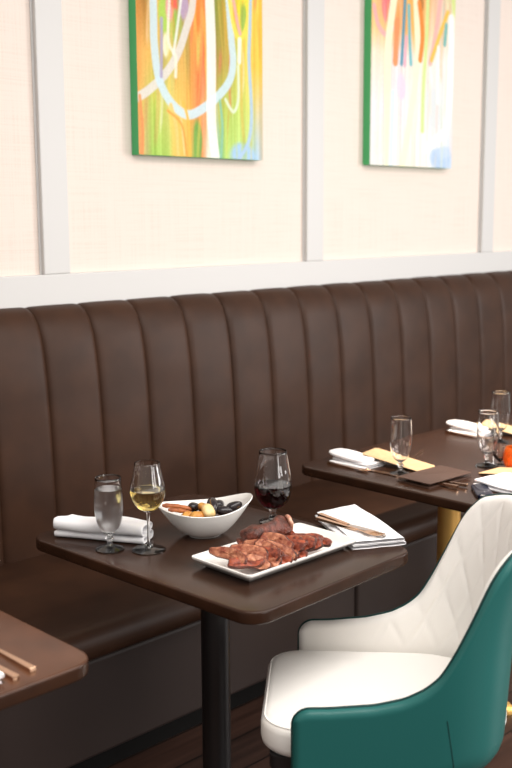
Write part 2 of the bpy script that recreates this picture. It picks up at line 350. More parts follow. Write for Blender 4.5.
# ------------------------------------------------------------------ banquette
PROF = [(2.795, .40), (2.80, .50), (2.805, .62), (2.811, .76), (2.819, .90), (2.829, 1.02), (2.84, 1.10), (2.853, 1.16), (2.872, 1.205), (2.897, 1.234), (2.925, 1.248), (2.95, 1.253), (BY, 1.254)]
def banquette(label, x0, n, w, gap0=.003, gap1=.003):
    root = thing('banquette', label, 'banquette', (x0, 2.2, 0))
    # channelled backrest
    P = [Vector((0, y - 2.2, z)) for y, z in PROF]
    fine = []
    for i in range(len(P) - 1):
        k = 3 if i < 7 else 2
        for t in range(k): fine.append(P[i].lerp(P[i + 1], t / k))
    fine.append(P[-1])
    nrm = []
    for i in range(len(fine)):
        t = fine[min(i + 1, len(fine) - 1)] - fine[max(i - 1, 0)]
        nrm.append(Vector((0, -t.z, t.y)).normalized())
    us = [0, .008, .018, .035, .06, .09, .13, .25, .38, .5, .62, .75, .87, .91, .94, .965, .982, .992]
    cols = []
    for c in range(n):
        for u in us: cols.append((c, u))
    cols.append((n - 1, 1.0))
    rng = random.Random(3 + n); amp = [rng.uniform(.85, 1.15) for _ in range(n)]; ph = [rng.uniform(0, 6) for _ in range(n)]
    mb = MB(); rows = []
    for q, (p, nn) in enumerate(zip(fine, nrm)):
        r = []
        fade = min(1, max(0, (WY - 2.2 - p.y) / .05))
        for c, u in cols:
            e = min(u, 1 - u)
            d = (.009 * (1 - (1 - min(1, e / .13)) ** 3) + .0035 * amp[c] * (1 - (1 - min(1, 2 * e)) ** 2)) * fade - .002
            d += .0015 * sin(6 * p.z * 3 + ph[c]) * min(1, 4 * e) * fade
            edge_gap = gap0 if (c == 0 and u == 0) else 0
            r.append((c * w + u * w, p.y + nn.y * d, p.z + nn.z * d))
        rows.append(r)
    mb.grid(rows)
    L = n * w
    for xx in (0, L):   # closed ends
        mb.add([(xx, p.y, p.z) for p in fine] + [(xx, BY - 2.2, .4)], [tuple(range(len(fine) + 1))])
    mb.build('backrest', M['leather'], root, smooth=60)
    # seat cushion with rolled front lip
    mb = MB(); r = .048; y0 = 2.152 - 2.2; zt = .462; zb = .366
    sec = [(.64, zb), (y0 + r, zb)] + [(y0 + r - r * sin(a), (zt + zb) / 2 - (zt - zb) / 2 * cos(a)) for a in [k * pi / 10 for k in range(1, 10)]] + [(y0 + r, zt)]
    sec += [(y0 + r + .03, zt + .0015), (y0 + .2, zt + .004), (y0 + .45, zt + .003), (.60, zt), (.64, zt - .01)]
    mb.loft([[(x, y, z + dz) for y, z in sec] for x, dz in ((.002, -.004), (.01, 0), (L - .01, 0), (L - .002, -.004))])
    mb.build('seat_cushion', M['leather'], root, smooth=40)
    mb = MB(); mb.box((.003, .005, .07), (L - .003, .55, .358), .012); mb.build('front_panel', M['leather_dark'], root, smooth=0)
    mb = MB(); mb.box((.003, .045, 0), (L - .003, .5, .0715)); mb.build('kick_board', M['kick'], root, smooth=0)
    return root
JX = 2.678
banquette('brown leather banquette section with channelled back, behind the table with the steak', JX - 15 * .2055, 15, .2055)
banquette('brown leather banquette section with channelled back, behind the far gold-legged table', JX, 18, .2095)

# ------------------------------------------------------------------ tables
def tabletop(w, d, root):
    mb = MB(); of = rrect(w / 2, d / 2, .055, 10); t = .03; r = .006
    q = [k * pi / 10 for k in range(6)]
    prof = [(.06, -t)] + [(r - r * sin(a), -t + r - r * cos(a)) for a in q] + [(r - r * cos(a), -r + r * sin(a)) for a in q] + [(.06, .0)]
    mb.slab(of, prof); return mb.build('tabletop', M['laminate'], root, loc=(0, 0, .75), smooth=30)
def pedestal(root, x, y, m, arms=True):
    mb = MB(); R = .0365
    mb.lathe([(0, .025), (R, .025), (R, .712), (0, .712)], 32); p = mb.build('pole', m, root, loc=(x, y, 0))
    mb = MB(); mb.slab(rrect(.12, .12, .015, 4), [(0, .711), (0, .7185), (.001, .72)]); mb.build('mounting_plate', M['black_metal'], root, loc=(x, y, 0))
    for k in range(4):
        mb = MB(); rings = []
        for s, hw, h in ((.0, .034, .05), (.08, .034, .046), (.17, .031, .036), (.23, .027, .027), (.25, .02, .02), (.256, .008, .012)):
            rings.append([(s, -hw, .0), (s, -hw, h * .6), (s, -hw * .7, h * .92), (s, 0, h), (s, hw * .7, h * .92), (s, hw, h * .6), (s, hw, 0)])
        mb.loft(rings); mb.build('foot', m, root, loc=(x, y, 0), rot=(0, 0, k * pi / 2), smooth=50)
t = thing('dining_table', 'dark brown rounded table on a black pole, laid with the steak platter', 'table', (1.669, 1.820, 0), radians(2.2))
tabletop(.574, .79, t); pedestal(t, -.006, .004, M['black_metal'])
t = thing('dining_table', 'dark brown table corner at the left edge, nearest the camera', 'table', (.757, 1.853, 0))
tabletop(.60, .76, t); pedestal(t, 0, .0, M['black_metal'])
t = thing('dining_table', 'wide dark brown table on gold poles, behind the white and teal chair', 'table', (3.03, 1.853, 0))
tabletop(1.27, .765, t); pedestal(t, -.32, -.003, M['gold']); pedestal(t, .33, -.003, M['gold'])

# ------------------------------------------------------------------ glasses
def shellprof(out, th, zin):
    """outer profile list (r,z) bottom->top ; inner offset by th down to z=zin"""
    inn = [(max(r - th, 0), z) for r, z in reversed(out) if z > zin + .002]
    top = out[-1]
    return [(0, out[0][1])] + out + [(top[0] - th * .5, top[1] + th * .4)] + inn + [(0, zin)]
def smooth_prof(pts, n=4):
    P = [Vector(p) for p in pts]; out = []
    for i in range(len(P) - 1):
        p0, p1, p2, p3 = P[max(i - 1, 0)], P[i], P[i + 1], P[min(i + 2, len(P) - 1)]
        for k in range(n):
            t = k / n; out.append(tuple(.5 * (2 * p1 + (p2 - p0) * t + (2 * p0 - 5 * p1 + 4 * p2 - p3) * t * t + (3 * p1 - p0 - 3 * p2 + p3) * t ** 3)))
    out.append(tuple(P[-1])); return out
def liquid(out, th, zin, level, name, m, root):
    pr = [(max(r - th + .0002, 0), z) for r, z in out if zin + .002 < z < level]
    rl = np.interp(level, [p[1] for p in out], [p[0] for p in out]) - th + .0002
    mb = MB(); mb.lathe([(0, zin + .0003)] + pr + [(rl, level), (0, level)], 40); return mb.build(name, m, root, smooth=40)
def glass_parts(root, bowl, th, zin, stem, foot):
    mb = MB(); mb.lathe(shellprof(bowl, th, zin), 48); mb.build('bowl', M['glass'], root, smooth=60)
    mb = MB(); mb.lathe([(0, stem[0][1])] + stem + [(0, stem[-1][1])], 28); mb.build('stem', M['glass'], root, smooth=60)
    mb = MB(); mb.lathe(foot, 40); mb.build('foot', M['glass'], root, smooth=60)
# footed water glass
wb = smooth_prof([(.008, .0405), (.017, .046), (.025, .057), (.031, .075), (.0345, .098), (.0345, .118), (.0328, .148), (.0315, .180)])
wstem = smooth_prof([(.010, .012), (.007, .016), (.0062, .022), (.0105, .027), (.0105, .030), (.0065, .034), (.007, .038), (.009, .0408)])
wfoot = [(0, 0), (.032, 0), (.0345, .0012), (.0345, .003), (.024, .0065), (.014, .010), (.0095, .0125), (0, .0125)]
def water_glass(label, loc, water):
    g = thing('water_glass', label, 'glass', loc)
    glass_parts(g, wb, .0016, .045, wstem, wfoot)
    if water: liquid(wb, .0016, .045, .153, 'water', M['water'], g)
    return g
TZ = .75
wg = water_glass('footed glass of iced water in front of the rolled napkin', (1.449, 1.966, TZ), True)
for lab, x, y in (('empty footed water glass beside the kraft card on the left end of the far table', 2.533, 1.915),
                  ('empty footed water glass at the right edge, in front of the taller standing one', 2.81, 1.779),
                  ('empty footed water glass farthest back, at the right edge near the channelled back', 3.147, 1.945)):
    dup(wg, lab, (x, y, TZ), skip=('water',), group='empty water glasses on the far table')
g = thing('wine_glass', 'tall stemmed glass of white wine beside the white mussel bowl', 'glass', (1.513, 1.895, TZ))
vb = smooth_prof([(.0045, .096), (.012, .0985), (.026, .108), (.037, .124), (.0425, .143), (.0415, .162), (.0365, .186), (.0305, .217)])
glass_parts(g, vb, .0011, .1005, smooth_prof([(.009, .006), (.0048, .014), (.0036, .035), (.0034, .07), (.004, .088), (.0055, .0975)]),
            [(0, 0), (.039, 0), (.0412, .001), (.0412, .0022), (.026, .0042), (.012, .0062), (0, .0075)])
liquid(vb, .0011, .1005, .152, 'white_wine', M['white_wine'], g)
g = thing('wine_goblet', 'short-stemmed round goblet of red wine behind the steak platter', 'glass', (1.889, 1.842, TZ))
rb = smooth_prof([(.010, .038), (.022, .0415), (.037, .055), (.0465, .076), (.0495, .098), (.0475, .125), (.042, .155), (.0365, .192)])
glass_parts(g, rb, .0014, .045, smooth_prof([(.016, .006), (.0105, .012), (.0085, .022), (.0095, .032), (.012, .0395)]),
            [(0, 0), (.034, 0), (.0365, .0012), (.0365, .003), (.026, .005), (.014, .0075), (0, .009)])
liquid(rb, .0014, .045, .103, 'red_wine', M['red_wine'], g)
# tumbler and amber holder at the right edge
g = thing('candle_holder', 'round amber glass candle holder cut by the right edge', 'candle holder', (2.845, 1.70, TZ))
ab = smooth_prof([(.018, 0), (.026, .004), (.034, .018), (.0365, .036), (.034, .055), (.030, .068)])
mb = MB(); mb.lathe(shellprof(ab, .003, .006), 40); mb.build('cup', M['amber'], g, smooth=60)
mb = MB(); mb.lathe([(0, .0065), (.022, .0065), (.0225, .026), (.021, .028), (0, .028)], 32); mb.build('candle', mat('red_wax', rgb(200, 60, 24), .4), g)
g = thing('tumbler', 'small clear tumbler between the amber holder and the footed glass', 'glass', (2.868, 1.767, TZ))
tb = [(.021, 0), (.0215, .002), (.0225, .03), (.0235, .062)]
mb = MB(); mb.lathe(shellprof(tb, .0016, .006), 36); mb.build('cup', M['glass'], g, smooth=40)

# ------------------------------------------------------------------ bowl of mussels
BA = Vector((.85, -.527, 0)); BB = Vector((.527, .85, 0))
bang = atan2(BA.y, BA.x)
bw = thing('serving_bowl', 'white boat-shaped bowl with raised ends, holding mussels', 'bowl', (1.690, 1.890, TZ), bang)
def bowl_rings(off, k0=0):
    rings = []
    for q in range(15):
        s = q / 14; e = s ** .62
        ring = []
        for i in range(56):
            a = 2 * pi * i / 56; c, sn = cos(a), sin(a)
            rimz = .068 + (.028 if c > 0 else .016) * abs(c) ** 2.2
            fx = .042; fy = .036
            rx = (.124 if c > 0 else .120) ; ry = .082
            px = (fx + (rx - fx) * (s ** 1.0)) ; py = (fy + (ry - fy) * s ** .8)
            z = .004 + (rimz - .004) * s ** 1.45
            ring.append([px * c - off * c * (.6 + .4 * (1 - s)), py * sn - off * sn * (.6 + .4 * (1 - s)), z])
        rings.append(ring)
    return rings
mb = MB(); outer = bowl_rings(0); inner = bowl_rings(.0045)
foot = [[(.040 * cos(2 * pi * i / 56), .034 * sin(2 * pi * i / 56), 0) for i in range(56)]]
inn = [[(x, y, z + (.004 if q < 14 else .0)) for x, y, z in r] for q, r in enumerate(inner)]
lip = [[((a[0] + b[0]) / 2, (a[1] + b[1]) / 2, a[2] + .0016) for a, b in zip(outer[-1], inn[-1])]]
mb.loft(foot + outer + lip + inn[::-1]); mb.build('bowl', M['china'], bw, smooth=50)
mb = MB(); mb.loft([[(0.082 * cos(2 * pi * i / 40), .054 * sin(2 * pi * i / 40), .042) for i in range(40)], [(.084 * cos(2 * pi * i / 40), .056 * sin(2 * pi * i / 40), .0435) for i in range(40)]]); mb.build('broth', M['broth'], bw)
def bpos(a, b, z): p = Vector((1.690, 1.890, TZ)) + BA * a + BB * b; return (p.x, p.y, TZ + z - .010)
def mussel(label, a, b, z, L, rot, group='mussels in the white bowl'):
    root = thing('mussel', label, 'mussel', bpos(a, b, z), 0, group)
    for s in (1, -1):
        mb = MB(); rings = []
        for q in range(9):
            th = q / 8 * pi / 2
            ring = []
            for i in range(24):
                ph = 2 * pi * i / 24; x = cos(ph); y = sin(ph)
                w = .52 * (1 - .28 * x) 
                ring.append((L / 2 * x * cos(th), L / 2 * w * y * cos(th), s * (L * .24 * sin(th) ** .9 + .0012)))
            rings.append(ring)
        mb.loft(rings, cap0=True); o = mb.build('shell', M['mussel'], root, smooth=60)
        o.rotation_euler = (0, 0, 0)
    mb = MB(); mb.loft([[(L * .40 * cos(2 * pi * i / 20), L * .2 * sin(2 * pi * i / 20), z_) for i in range(20)] for z_ in (-.0012, .0012)])
    mb.build('flesh', M['mussel_in'], root)
    root.rotation_euler = rot
    return root
mussel('large black mussel standing highest in the white bowl', .022, .004, .083, .056, (1.1, -.5, 1.0))
mussel('black mussel lying just left of the tallest one', -.022, .026, .076, .046, (.5, .3, .4))
mussel('small black mussel nearest the right end of the bowl', .078, .004, .078, .044, (.3, -.2, -.4))
mussel('brownish black mussel tucked against the front rim of the bowl', .050, -.014, .072, .046, (.4, .2, -.7))
mussel('black mussel at the back of the bowl, half hidden', .045, .034, .076, .046, (.7, .2, .6))
def lump(name, label, cat, loc, r, m, rot=(0, 0, 0), seed=0, group=None):
    mb = MB(); rings = []; rg = random.Random(seed); ph = [rg.uniform(0, 6) for _ in range(4)]
    for q in range(13):
        t = -pi / 2 + pi * q / 12
        rings.append([(r[0] * cos(t) * cos(p) * (1 + .08 * sin(2 * p + ph[0])), r[1] * cos(t) * sin(p) * (1 + .08 * sin(3 * p + ph[1])), r[2] * sin(t) * (1 + .08 * cos(2 * p + ph[2]))) for p in [2 * pi * i / 20 for i in range(20)]])
    mb.loft(rings); o = mb.build(name, m, loc=loc, rot=rot, smooth=70); return tag(o, label, cat, group)
lump('mushroom', 'round cream mushroom cap in front of the largest mussel', 'mushroom', bpos(.006, -.022, .078), (.020, .020, .014), M['cream'], (.7, 0, .4), 1)
lump('potato_piece', 'golden potato piece at the front rim, left of the cream mushroom', 'potato', bpos(-.022, -.030, .070), (.022, .014, .011), M['tan'], (.2, .1, -.3), 2)
lump('potato_piece', 'golden potato piece between the bread sticks and the front rim', 'potato', bpos(-.046, -.020, .068), (.020, .013, .011), M['tan'], (.3, 0, .2), 3)
lump('potato_piece', 'small golden potato piece near the back rim of the bowl', 'potato', bpos(-.002, .030, .074), (.016, .013, .011), M['tan'], (.1, .2, .9), 4)
for lab, a0, b0, z0, a1, b1, z1, w in (('toasted bread stick resting on the left rim, upper one', -.106, -.002, .094, -.030, .012, .074, .0075),
                                       ('toasted bread stick resting on the left rim, lower one', -.094, -.022, .088, -.032, -.006, .068, .007)):
    p = Vector(bpos(a0, b0, z0)); q = Vector(bpos(a1, b1, z1)); mb = MB()
    n = 9; pts = [p.lerp(q, i / (n - 1)) - p + Vector((0, 0, .003 * sin(pi * i / (n - 1)))) for i in range(n)]
    mb.tube(pts, [w * (.6 if i in (0, n - 1) else 1 + .1 * sin(i * 2.1)) for i in range(n)], 8, flat=.8)
    tag(mb.build('bread_stick', M['fry'], loc=p, smooth=60), lab, 'bread stick', 'bread sticks in the white bowl')

# ------------------------------------------------------------------ platter and steak
PC = Vector((1.687, 1.635, TZ))
pl = thing('platter', 'long white rectangular platter with upturned rim, carrying the sliced steak', 'platter', PC)
of = rrect(.186, .099, .014, 5)
def wavy(i, z, lift):
    out = []
    for x, y in of(i):
        c = (abs(x) / .186) ** 4 * .3 + (abs(y) / .099) ** 4 * .1
        out.append((x, y, z + lift * c * .012))
    return out
mb = MB()
mb.loft([wavy(.03, 0, 0), wavy(.026, .001, 0), wavy(.017, .008, .3), wavy(.003, .0150, 1), wavy(0, .0185, 1), wavy(.0008, .022, 1), wavy(.004, .023, 1), wavy(.007, .0215, 1), wavy(.016, .0125, .5), wavy(.027, .0062, 0), wavy(.034, .005, 0)])
mb.build('dish', M['china'], pl, smooth=60)

def slice_mesh(L, W, T, seed, bend=.15):
    """a cut slice: long axis x, height y, thickness z; flat faces = flesh, rim = crust"""
    rg = random.Random(seed); n = 30; ph = [rg.uniform(0, 6.28) for _ in range(5)]
    def out(k, z, s):
        ring = []
        for i in range(n):
            a = 2 * pi * i / n; c, sn = cos(a), sin(a)
            rx = L / 2 * abs(c) ** .75 * (1 if c > 0 else -1); ry = W / 2 * abs(sn) ** .8 * (1 if sn > 0 else -1)
            f = k * (1 + .07 * sin(2 * a + ph[0]) + .06 * sin(3 * a + ph[1]) + .04 * sin(5 * a + ph[2]) + .025 * sin(9 * a + ph[3]))
            x = rx * f; y = ry * f + .12 * W * sin(x / L * 3 + ph[4])
            zz = z + bend * (x * x) / L * s + .0012 * sin(a * 4 + ph[1]) + .0012 * sin(x * 200 + ph[2])
            ring.append((x, y, zz))
        return ring
    mb = MB()
    rings = [out(.93, -T / 2, 1), out(1.0, -T * .3, 1), out(1.02, 0, 1), out(1.0, T * .3, 1), out(.93, T / 2, 1)]
    mb.loft(rings, False, False, mi=0)
    for z, sgn in ((-T / 2, -1), (T / 2, 1)):
        rr = [out(.93, z, 1), out(.72, z + sgn * .0006, 1), out(.4, z + sgn * .0012, 1), out(.08, z + sgn * .001, 1)]
        mb.loft(rr, False, True, mi=1)
    return mb
SL = [
 (1.598, 1.563, .776, .050, .026, .010, -58, 62, 'flesh', None),
 (1.628, 1.562, .776, .052, .026, .010, -66, 60, 'flesh_red', None),
 (1.655, 1.566, .777, .055, .026, .010, -60, 58, 'flesh', None),
 (1.683, 1.560, .776, .050, .024, .010, -70, 58, 'flesh_red', None),
 # x, y, z, length, height, thick, rz, tilt, flesh, label
 (1.545, 1.640, .782, .100, .026, .010, -78, 52, 'flesh', 'leftmost pale steak strip lying across the platter end'),
 (1.548, 1.590, .774, .070, .030, .012, -62, 28, 'flesh_red', 'dark-edged steak slice at the front left corner of the platter'),
 (1.577, 1.618, .784, .105, .036, .010, -74, 50, 'flesh', 'long thin steak slice lying second from the left'),
 (1.566, 1.572, .778, .050, .030, .012, -50, 60, 'flesh', 'short pale steak slice at the front edge of the pile'),
 (1.600, 1.588, .783, .085, .036, .011, -72, 58, 'flesh_red', None),
 (1.618, 1.606, .788, .105, .040, .010, -76, 46, 'flesh', None),
 (1.636, 1.585, .784, .095, .038, .011, -70, 56, 'flesh', None),
 (1.652, 1.612, .790, .100, .040, .010, -78, 48, 'flesh', None),
 (1.672, 1.592, .786, .100, .040, .011, -72, 54, 'flesh_red', None),
 (1.690, 1.604, .787, .095, .038, .011, -80, 50, 'flesh_red', None),
 (1.706, 1.580, .782, .085, .036, .012, -66, 46, 'flesh_red', 'reddish steak slice at the front right of the pile'),
 (1.722, 1.606, .785, .095, .036, .011, -76, 50, 'flesh', None),
 (1.742, 1.588, .781, .085, .034, .011, -72, 46, 'flesh_red', None),
 (1.760, 1.600, .779, .080, .030, .011, -80, 40, 'flesh_red', None),
 (1.778, 1.582, .776, .070, .026, .011, -74, 34, 'flesh_red', 'rightmost small steak slice, nearest the bare end of the platter'),
 (1.640, 1.650, .785, .080, .036, .012, -60, 30, 'flesh_red', None),
 (1.690, 1.655, .785, .080, .036, .012, -82, 30, 'flesh_red', None),
 (1.735, 1.648, .782, .070, .032, .012, -75, 34, 'flesh_red', None)]
for k, (x, y, z, L, Wd, T, rz, tl, fl, lab) in enumerate(SL):
    tl += (k * 37 % 17) - 8; rz += (k * 53 % 19) - 9
    L *= 1.10; Wd *= 1.12; T *= .85; z += .003 + .002 * (k % 3); y += .004
    mb = slice_mesh(L, Wd, T, 40 + k)
    R = Matrix.Rotation(radians(rz), 4, 'Z') @ Matrix.Rotation(radians(tl), 4, 'X')
    mb.xf(R); o = mb.build('steak_slice', [M['crust'], M[fl]], loc=(x, y, z), smooth=50)
    tag(o, lab or 'browned steak slice inside the overlapping row on the white platter', 'steak slice', 'steak slices on the platter')
# seared end piece on top
mb = MB(); n = 22; rings = []
for i in range(n):
    s = i / (n - 1); ring = []
    for j in range(24):
        a = 2 * pi * j / 24
        e = min(1, (1 - abs(2 * s - 1) ** 5)) ** .5
        r = (.0245 + .003 * sin(s * 9)) * (.55 + .45 * e) * (1 + .10 * sin(3 * a + 4 * s) + .06 * sin(5 * a + 9 * s) + .05 * sin(23 * s + a * 2))
        ring.append((-.068 + .136 * s, r * 1.05 * cos(a), r * .85 * sin(a) + .006 * s))
    rings.append(ring)
ch = thing('steak_end_piece', 'dark seared steak end piece heaped on top at the back of the slices', 'steak', (1.684, 1.664, .808), radians(-4))
mb.loft(rings); mb.build('seared_meat', M['crust'], ch, smooth=70)
mb = slice_mesh(.050, .044, .009, 91, 0); mb.xf(Matrix.Translation((.066, -.006, .007)) @ Matrix.Rotation(radians(78), 4, 'Y') @ Matrix.Rotation(.4, 4, 'X'))
o = mb.build('fat_cap', [M['fat'], M['fat']], ch, smooth=60); o['label'] = 'pale fatty end'

# ------------------------------------------------------------------ napkins
def ribbon(section, length, taper=None, thick=.0018, wav=.002, seed=0, nl=24):
    """folded cloth: open 2D section (v, z) swept along x with a little waviness"""
    rg = random.Random(seed); p1, p2 = rg.uniform(0, 6), rg.uniform(0, 6)
    rows = []
    for i in range(nl + 1):
        s = i / nl; row = []
        for k, (v, z) in enumerate(section):
            x = s * length; c = k / len(section)
            if taper: x = taper(s, v) 
            row.append((x, v + wav * sin(5 * s + p1 + 3 * c), z * (1 + .10 * sin(7 * s + p2 + 5 * c))))
        rows.append(row)
    mb = MB(); mb.grid(rows); return mb
def zsection(w, gaps, r0, shift=0, seg=8):
    """zig-zag fold: layers at rising z, joined by round folds"""
    pts = []; z = .0015; d = 1
    for k, g in enumerate(gaps + [None]):
        a, b = (-w / 2 + shift * k, w / 2 - shift * k)
        ends = (a, b) if d > 0 else (b, a)
        for t in range(9): pts.append((ends[0] + (ends[1] - ends[0]) * t / 8, z + .0006 * sin(t * 1.7 + k)))
        if g is None: break
        for t in range(1, seg):
            an = pi * t / seg; pts.append((ends[1] + d * g / 2 * sin(an) * 1.2, z + g / 2 - g / 2 * cos(an)))
        z += g; d = -d
    return pts
def cloth(mb, name, parent=None, thick=.0016, **k):
    o = mb.build(name, M['cloth'], parent, smooth=80, **k)
    md = o.modifiers.new('cloth', 'SOLIDIFY'); md.thickness = thick; md.offset = 1
    ss = o.modifiers.new('soft', 'SUBSURF'); ss.levels = 1; ss.render_levels = 1
    return o
# napkin under the knife at the platter's right end
sec = zsection(.135, [.0065, .0055, .0065], 0, .002)
def tap(s, v): return -.03 + .0 + (s * .285) - (1 - s) * (.25 * (v + .075)) 
mb = ribbon(sec, .27, lambda s, v: s * .275 - (1 - s) * .35 * (v + .05), seed=4, wav=.0025)
dirn = Vector((-.143, -.265, 0)).normalized()
o = cloth(mb, 'napkin', loc=(2.044, 1.750, TZ + .0002), rot=(0, 0, atan2(dirn.y, dirn.x)))
tag(o, 'white folded napkin under the knife and fork at the right end of the steak platter', 'napkin')
# rolled napkin at the back left corner
def rollsec(w, h):
    pts = [(w * (.25 - .65 * t / 6), h * .40) for t in range(7)]
    for t in range(1, 8): a = pi * t / 8; pts.append((-w * .40 - h * .20 * sin(a), h * .40 - (h * .40 - .0015) / 2 * (1 - cos(a))))
    for t in range(8): pts.append((-w * .42 + w * .84 * t / 7, .0015))
    for t in range(1, 9): a = pi * t / 9; pts.append((w * .42 + h * .25 * sin(a), .0015 + h * .24 * (1 - cos(a))))
    z1 = .0015 + h * .48
    for t in range(8): pts.append((w * .40 - w * .86 * t / 7, z1 + .001 * sin(t)))
    for t in range(1, 9): a = pi * t / 9; pts.append((-w * .46 - h * .24 * sin(a), z1 + h * .25 * (1 - cos(a))))
    z2 = z1 + h * .5
    for t in range(8): pts.append((-w * .46 + w * .80 * t / 7, z2 + .0015 * sin(t * .9)))
    for t in range(1, 8): a = pi * t / 9; pts.append((w * .34 + h * .16 * sin(a), z2 - h * .15 * (1 - cos(a))))
    for t in range(6): pts.append((w * .32 - w * .6 * t / 5, z2 - h * .31))
    return pts
mb = ribbon(rollsec(.058, .046), .235, lambda s, v: .012 * sin(v * 60) * (1 - s) + s * .232, seed=2, wav=.0012)
d = Vector((.118, -.212, 0)).normalized()
o = cloth(mb, 'napkin', thick=.003, loc=(1.440, 2.148, TZ + .0002), rot=(0, 0, atan2(d.y, d.x)))
tag(o, 'white napkin rolled up behind the water glass on the steak table', 'napkin')
# far table: folded napkins, left place and its copy at the back right place
def far_napkin(label, x, y):
    t = thing('napkin', label, 'napkin', (x, y, TZ + .0002), 0, 'folded napkins on the far table')
    mb = ribbon(zsection(.105, [.006, .006], 0, .003), .15, None, seed=9); cloth(mb, 'lower_fold', t, loc=(0, -.075, 0), rot=(0, 0, pi / 2))
    mb = MB(); ofn = lambda i: [((.043 - i) * math.copysign(abs(cos(a)) ** .6, cos(a)), (.082 - i) * math.copysign(abs(sin(a)) ** .75, sin(a))) for a in [2 * pi * k / 48 for k in range(48)]]
    mb.loft([[(p[0], p[1], .0185 + z + .004 * sin(p[1] * 18)) for p in ofn(i)] for i, z in ((.004, 0), (0, .004), (0, .008), (.003, .011), (.012, .0125), (.03, .013))])
    mb.build('upper_fold', M['cloth'], t, loc=(-.006, .022, 0), smooth=60)
    return t
na = far_napkin('white folded napkin at the left place of the far table, beneath the kraft card', 2.545, 2.095)
dup(na, 'white folded napkin at the back right place of the far table, close to the banquette', (3.215, 2.10, TZ + .0002))
t = thing('napkin', 'white folded napkin at the right edge, above the chair back', 'napkin', (2.655, 1.575, TZ + .0002), 0)
mb = ribbon(zsection(.15, [.006, .006, .006], 0, .002), .19, None, seed=12); cloth(mb, 'folded_cloth', t, loc=(-.04, -.105, 0), rot=(0, 0, pi / 2 - .15))
# kraft cards
def card(label, p0, p1, w, z0, z1):
    """p0 near end, p1 far end"""
    d = Vector((p1[0] - p0[0], p1[1] - p0[1])); L = d.length; ang = atan2(d.y, d.x); mb = MB(); ofc = rrect(L / 2, w / 2, .012, 5)
    mb.loft([[(x + L / 2, y, z0 + (z1 - z0) * (x + L / 2) / L + dz) for x, y in ofc(0)] for dz in (0, .0016)])
    o = mb.build('menu_card', M['kraft'], loc=(p0[0], p0[1], TZ), rot=(0, 0, ang), smooth=30)
    return tag(o, label, 'menu card', 'kraft menu cards on the far table')
card('tan kraft menu card leaning on the napkin behind the left water glass', (2.640, 1.882), (2.600, 2.095), .105, .0006, .034)
card('tan kraft menu card at the back right place, cut by the right edge', (3.310, 1.89), (3.270, 2.103), .105, .0006, .034)
card('tan kraft menu card beside the front water glass, behind the white napkin', (2.750, 1.59), (2.760, 1.74), .12, .0255, .001)

# ------------------------------------------------------------------ cutlery
def handle(root, L, w0, w1, h):
    mb = MB(); rings = []
    for s in [0, .004, .5, 1]:
        w = w0 + (w1 - w0) * (s if s > .004 else 0); k = .8 if s == 0 else 1
        hh = h * (1 - .45 * s)
        rings.append([(-s * L, -w / 2 * k, 0), (-s * L, w / 2 * k, 0), (-s * L, w / 2 * k, hh * k), (-s * L, -w / 2 * k, hh * k)])
    mb.loft(rings); return mb.build('handle', M['rose'], root, smooth=20)
def knife(label, loc, rz, tilt=0, L=.215, blade='steel'):
    """handle end at the origin, blade towards -x"""
    t = thing('table_knife', label, 'knife', loc, rz, 'cutlery'); t.rotation_euler = (0, tilt, rz)
    hl = L * .46; handle(t, hl, .0135, .0105, .008)
    mb = MB(); bl = L - hl; top = []; bot = []
    for i in range(13):
        s = i / 12; x = -hl - s * bl; top.append((x, .006)); bot.append((x, -.006 - .012 * sin(min(1, s * 1.25) * pi * .55) * (1 if s < .8 else (1 - ((s - .8) / .2) ** 2 * .95))))
    out = top + bot[::-1]
    mb.loft([[(x, y, z) for x, y in out] for z in (.0008, .0028)]); mb.build('blade', M[blade], t, smooth=25)
    return t
def fork(label, loc, rz, tilt=0, L=.20):
    t = thing('table_fork', label, 'fork', loc, rz, 'cutlery'); t.rotation_euler = (0, tilt, rz)
    hl = L * .62; handle(t, hl, .013, .008, .0075)
    mb = MB(); rings = []
    for s, w, z in ((0, .006, .003), (.25, .008, .0035), (.42, .021, .005), (.6, .024, .0045)):
        x = -hl - s * (L - hl); rings.append([(x, -w / 2, z - .001), (x, w / 2, z - .001), (x, w / 2, z + .001), (x, -w / 2, z + .001)])
    mb.loft(rings); mb.build('fork_head', M['rose'], t, smooth=30)
    for k in range(4):
        y = -.0105 + .007 * k; mb = MB()
        mb.tube([(-hl - .55 * (L - hl), y, .0046), (-hl - .8 * (L - hl), y, .004), (-L, y * .95, .0075)], [.0016, .0016, .0008], 6); mb.build('tine', M['rose'], t, smooth=60)
    return t
def spoon(label, loc, rz, L=.17):
    t = thing('table_spoon', label, 'spoon', loc, rz, 'cutlery'); hl = L * .70; handle(t, hl, .009, .0055, .005)
    mb = MB(); rings = []
    for z, k in ((.0065, 1.0), (.004, .9), (.002, .6), (.0012, .15), (.0022, .15), (.003, .57), (.0048, .86), (.0068, .96)):
        rings.append([(-L + .027 + .027 * k * cos(2 * pi * i / 28), .0165 * k * sin(2 * pi * i / 28), z) for i in range(28)])
    mb.loft(rings); mb.build('spoon_bowl', M['rose'], t, smooth=60); return t
NZ = TZ + .0235
aK = atan2(1.74 - 1.502, 1.957 - 1.931)
knife('knife with golden handle lying on the napkin by the platter, farther from the steak', (1.957, 1.738, NZ), aK, 0, .235)
fork('fork with golden handle lying on the napkin by the platter, nearer the steak', (1.930, 1.722, NZ), aK + .10, 0, .215)
